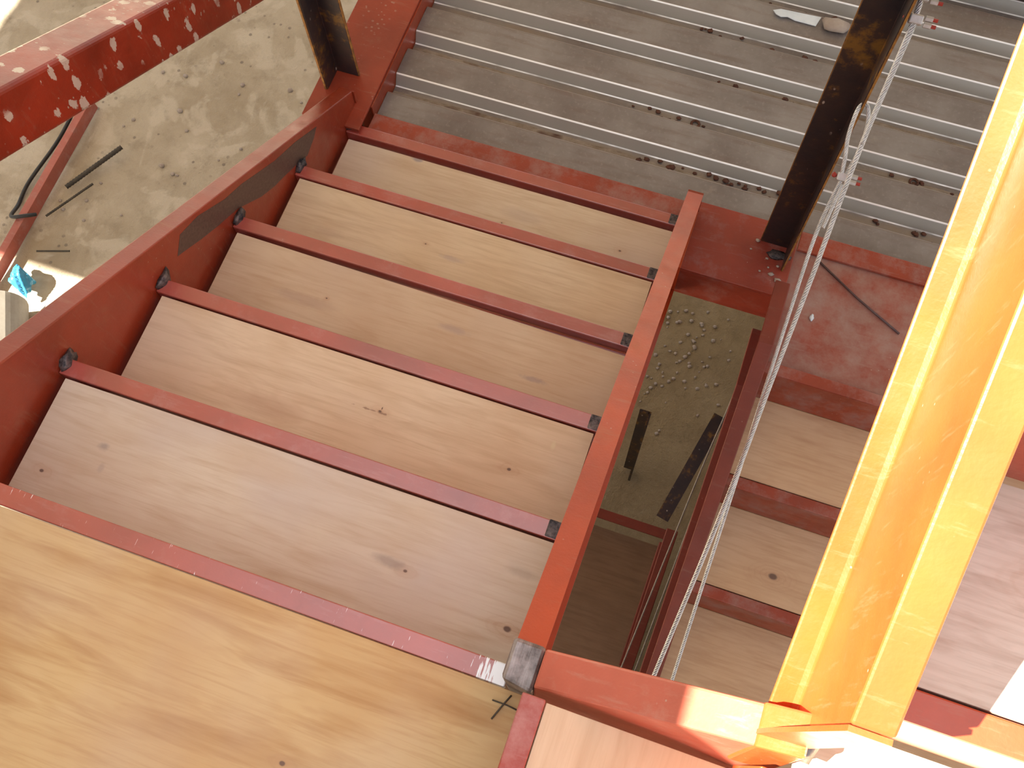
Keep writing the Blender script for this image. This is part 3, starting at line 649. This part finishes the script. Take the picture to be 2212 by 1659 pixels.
# tail lying along the top end
rope('rope_tail', [(1.371, 1.345, 0.094), (1.362, 1.26, 0.038), (1.353, 1.17, -0.020), (1.350, 1.135, -0.040)], 0.0040, M_WIRE, r1)
r2 = empty('wire_rope', (1.35, 1.2, -0.25), 'lower twisted steel guard rope ending in a clamped loop on the post', 'rope')
lo = [(1.359, 1.210, -0.27), (1.346, 1.108, -0.342), (1.347, 0.940, -0.448), (1.350, 0.822, -0.525), (1.358, 0.556, -0.70), (1.367, 0.176, -0.95), (1.373, 0.0, -1.06)]
rope('rope_strands', lo, 0.0045, M_WIRE, r2)
rope('rope_loop', [(1.357, 1.205, -0.268), (1.350, 1.240, -0.235), (1.341, 1.275, -0.205), (1.342, 1.318, -0.170), (1.356, 1.330, -0.165), (1.370, 1.305, -0.185), (1.373, 1.262, -0.215), (1.364, 1.215, -0.262)], 0.0045, M_WIRE, r2)
rope('rope_tail', [(1.364, 1.200, -0.272), (1.359, 1.15, -0.303), (1.355, 1.115, -0.328)], 0.0040, M_WIRE, r2)
clamp((1.360, 1.212, -0.264), r2, (0, -1, -0.6), sd=-1)
for (nm, pts, lab) in (('a', [(1.340, 1.05, -1.21), (1.334, 0.981, -1.257), (1.315, 0.782, -1.387), (1.278, 0.24, -1.743), (1.26, 0.0, -1.90)], 'thin left steel cable in the dark gap beneath the red beam'),
                       ('b', [(1.345, 1.03, -1.225), (1.339, 0.95, -1.277), (1.341, 0.79, -1.382), (1.322, 0.247, -1.738), (1.315, 0.0, -1.90)], 'thin right steel cable in the dark gap beneath the red beam')):
    o = rope('wire_rope', pts, 0.0032, M_WIREDARK, None, pitch=0.02, step=0.006); tag(o, lab, 'rope')

# ================================================================== RED TUBE BEAM, TOP LEFT
gb = bmesh.new(); 
def zg(y): return -0.249 - 0.592 * (y - 0.832)
prism(gb, [[(-0.50, y, zg(y)), (-0.500, y, zg(y) - 0.194), (-0.625, y, zg(y) - 0.194), (-0.625, y, zg(y))] for y in (-0.4, 2.9)])
tag(bm_obj('tube_beam', gb, M_SPLAT, bevel=0.012, segs=3), 'thick red steel tube splattered with pale mortar, crossing the upper left corner', 'beam')

# ================================================================== DEBRIS ON THE DECK
bm = bmesh.new()
pp = [(1.106, 2.226), (1.128, 2.235), (1.256, 2.245), (1.247, 2.208), (1.18, 2.208), (1.155, 2.212), (1.135, 2.205), (1.118, 2.212)]
prism(bm, [[(a, b, z + 0.004 * math.sin(a * 40)) for a, b in pp] for z in (-0.953, -0.9505)])
tag(bm_obj('paper_scrap', bm, M_PAPER), 'crumpled pale blue paper scrap in a flute of the steel deck', 'paper')
tag(blob('stone', (1.305, 2.222, -0.945), (0.045, 0.026, 0.013), M_STONE, seed=4, rough=0.18, n=2), 'beige broken stone beside the blue paper scrap', 'stone')
# rusty crumbs and washers in the flutes
rnd = random.Random(3); n = 0
def crumb(x, y, z, r, mat=M_RUSTSPOT, name='rusty_crumb', lab='small rusty brown crumb lying in a flute of the steel deck', cat='debris', grp='rusty crumbs in the deck flutes'):
    o = blob(name, (x, y, z + r * 0.5), (r, r * 0.8, r * 0.5), mat, seed=int(x * 1000) % 97, rough=0.3, n=1); tag(o, lab, cat, grp); return o
ORD = ['nearest', 'second', 'third', 'fourth', 'fifth']
for (fl, xa, xb, cnt, sd) in ((0, 0.85, 1.32, 22, 'left of the tall post'), (0, 1.42, 1.95, 14, 'right of the ropes'), (1, 0.78, 1.02, 8, 'left of the tall post'), (1, 1.58, 1.9, 6, 'right of the ropes'),
                              (2, 0.9, 1.4, 5, 'behind the tall post'), (3, 0.85, 1.3, 9, 'left of the tall post'), (4, 1.0, 1.4, 3, 'near the paper scrap')):
    for i in range(cnt):
        x = rnd.uniform(xa, xb); r = rnd.uniform(0.005, 0.0115)
        crumb(x, 1.468 + fl * P + rnd.uniform(0.116, 0.142), DZ - 0.038, r, lab='rusty brown crumb in the %s flute of the steel deck, %s' % (ORD[fl], sd), grp='rusty crumbs in the %s deck flute, %s' % (ORD[fl], sd))
for (x, y, lb) in ((0.985, 1.768, 'rusty ring in a deck flute left of the tall post'), (1.655, 1.770, 'rusty ring in a deck flute right of the ropes, the farther one'), (1.80, 1.598, 'rusty ring in the nearest deck flute, close to the sunlit channel')):
    bm = bmesh.new(); pts = [(x + 0.012 * math.cos(a * math.pi / 8), y + 0.012 * math.sin(a * math.pi / 8), DZ - 0.033) for a in range(17)]
    tube(bm, pts, 0.004, 6); tag(bm_obj('washer', bm, M_RUSTSPOT, smooth=True), lb, 'washer', 'rusty rings in the deck flutes')
bm = bmesh.new(); tube(bm, [(1.440, 1.392, -0.932), (1.57, 1.31, -0.931), (1.70, 1.242, -0.933)], 0.0032, 8)
tag(bm_obj('steel_rod', bm, M_ROD, smooth=True), 'thin dark rod lying across the dusty red landing pan', 'rod')
tag(blob('mortar_chip', (1.463, 1.215, -0.934), (0.006, 0.012, 0.004), M_PAPER, seed=3), 'small white chip on the dusty red landing pan', 'chip')
# a twig like mark made by two crossing pencil strokes near the corner: a thin bent wire
bm = bmesh.new(); tube(bm, [(1.022, -0.058, 0.0015), (1.046, -0.058, 0.003), (1.066, -0.060, 0.0015)], 0.0012, 6); tube(bm, [(1.048, -0.042, 0.003), (1.040, -0.060, 0.003), (1.030, -0.085, 0.0015)], 0.0014, 6)
tag(bm_obj('wire_offcut', bm, M_REBAR, smooth=True), 'tiny crossed wire offcut on the landing plywood by the weld corner', 'wire')

# ================================================================== THINGS ON THE GROUND
an = empty('steel_angle', (-2.6, 1.7, GZ), 'red steel angle lying on the sandy ground, at the left edge', 'steel angle')
bm = bmesh.new(); a, b = Vector((-2.62, 2.50, GZ + 0.09)), Vector((-2.60, 1.05, GZ + 0.09))
prism(bm, [[(p.x - 0.025, p.y, p.z), (p.x + 0.02, p.y, p.z), (p.x + 0.02, p.y, p.z - 0.09), (p.x + 0.012, p.y, p.z - 0.09), (p.x + 0.012, p.y, p.z - 0.008), (p.x - 0.025, p.y, p.z - 0.008)] for p in (a, b)])
bm_obj('angle_section', bm, primer('pinkish_primer', base=(0.36, 0.09, 0.06), dust=0.4, dustcol=(0.45, 0.3, 0.27)), an, bevel=0.002)
bm = bmesh.new(); tube(bm, catmull([(-2.66, 2.46, GZ + 0.10), (-2.70, 2.2, GZ + 0.03), (-2.735, 1.9, GZ + 0.02), (-2.72, 1.74, GZ + 0.02), (-2.66, 1.63, GZ + 0.10), (-2.58, 1.66, GZ + 0.102), (-2.56, 1.70, GZ + 0.06)], 8), 0.011, 8)
tag(bm_obj('cable', bm, M_BLACK, smooth=True), 'thin black cable curving beside the red angle on the ground', 'cable')
for (a, b, r, lab) in (((-2.30, 2.27, GZ + .05), (-2.50, 1.93, GZ + .03), 0.012, 'dark ribbed rebar on the sand right of the red angle'),
                       ((-2.36, 2.0, GZ + .03), (-2.52, 1.72, GZ + .03), 0.006, 'thin rebar lying on the sand, in the middle of the three'),
                       ((-2.28, 1.56, GZ + .03), (-2.46, 1.50, GZ + .03), 0.005, 'thin short rebar nearest the blue plastic')):
    bm = bmesh.new(); A, B = Vector(a), Vector(b); nn = 40
    tube(bm, [A.lerp(B, i / nn) for i in range(nn + 1)], [r * (1.0 if i % 2 else 1.25) for i in range(nn + 1)], 8); tag(bm_obj('rebar', bm, M_REBAR, smooth=True), lab, 'rebar')
# blue plastic
bm = bmesh.new(); NB = 14; rnd = random.Random(5)
gr = [[bm.verts.new((-2.50 + 0.15 * i / NB, 1.27 + 0.11 * j / NB - 0.06 * i / NB, GZ + 0.06 + 0.06 * math.sin(3.1 * i / NB) * (0.5 + math.sin(2.5 * j / NB)) + 0.012 * math.sin(i * 1.3 + j * 0.9))) for i in range(NB + 1)] for j in range(NB + 1)]
for j in range(NB):
    for i in range(NB): bm.faces.new((gr[j][i], gr[j][i + 1], gr[j + 1][i + 1], gr[j + 1][i]))
ob = bm_obj('plastic_sheet', bm, M_BLUE, smooth=True); md = ob.modifiers.new('solid', 'SOLIDIFY'); md.thickness = 0.002
tag(ob, 'crumpled glossy blue plastic between the red angle and the concrete cylinder', 'plastic')
bm = bmesh.new(); tube(bm, [(-2.44, 1.10, GZ + 0.15), (-2.10, 0.50, GZ + 0.15)], 0.17, 40)
tag(bm_obj('concrete_cylinder', bm, M_CONC, smooth=False, bevel=0.01), 'pale concrete cylinder lying half in sun at the left edge', 'cylinder')
tag(blob('concrete_lump', (-2.08, 1.20, GZ + 0.05), (0.15, 0.13, 0.10), M_CONC, seed=8, rough=0.12, n=3), 'rounded concrete lump between the cylinder and the left stringer', 'lump')
# pebbles
rnd = random.Random(12)
def pebble(x, y, r, lab, grp):
    o = blob('pebble', (x, y, GZ + gh(x, y) + r * 0.35), (r, r * rnd.uniform(.7, 1), r * 0.7), M_STONE, seed=rnd.randint(0, 99), rough=0.2, n=1); tag(o, lab, 'pebble', grp)
for i in range(110):
    pebble(rnd.gauss(1.15, 0.16), rnd.gauss(2.05, 0.22), rnd.uniform(0.005, 0.014), 'small tan pebble on the sandy ground in the gap between the flights', 'pebbles in the gap between the flights')
for i in range(40):
    x = rnd.uniform(-2.6, -0.8); pebble(x, 1.6 + (x + 2.5) * 0.5 + rnd.uniform(0, 1.2), rnd.uniform(0.008, 0.02), 'small grey stone on the pale sand left of the flight', 'stones on the sand at the left')
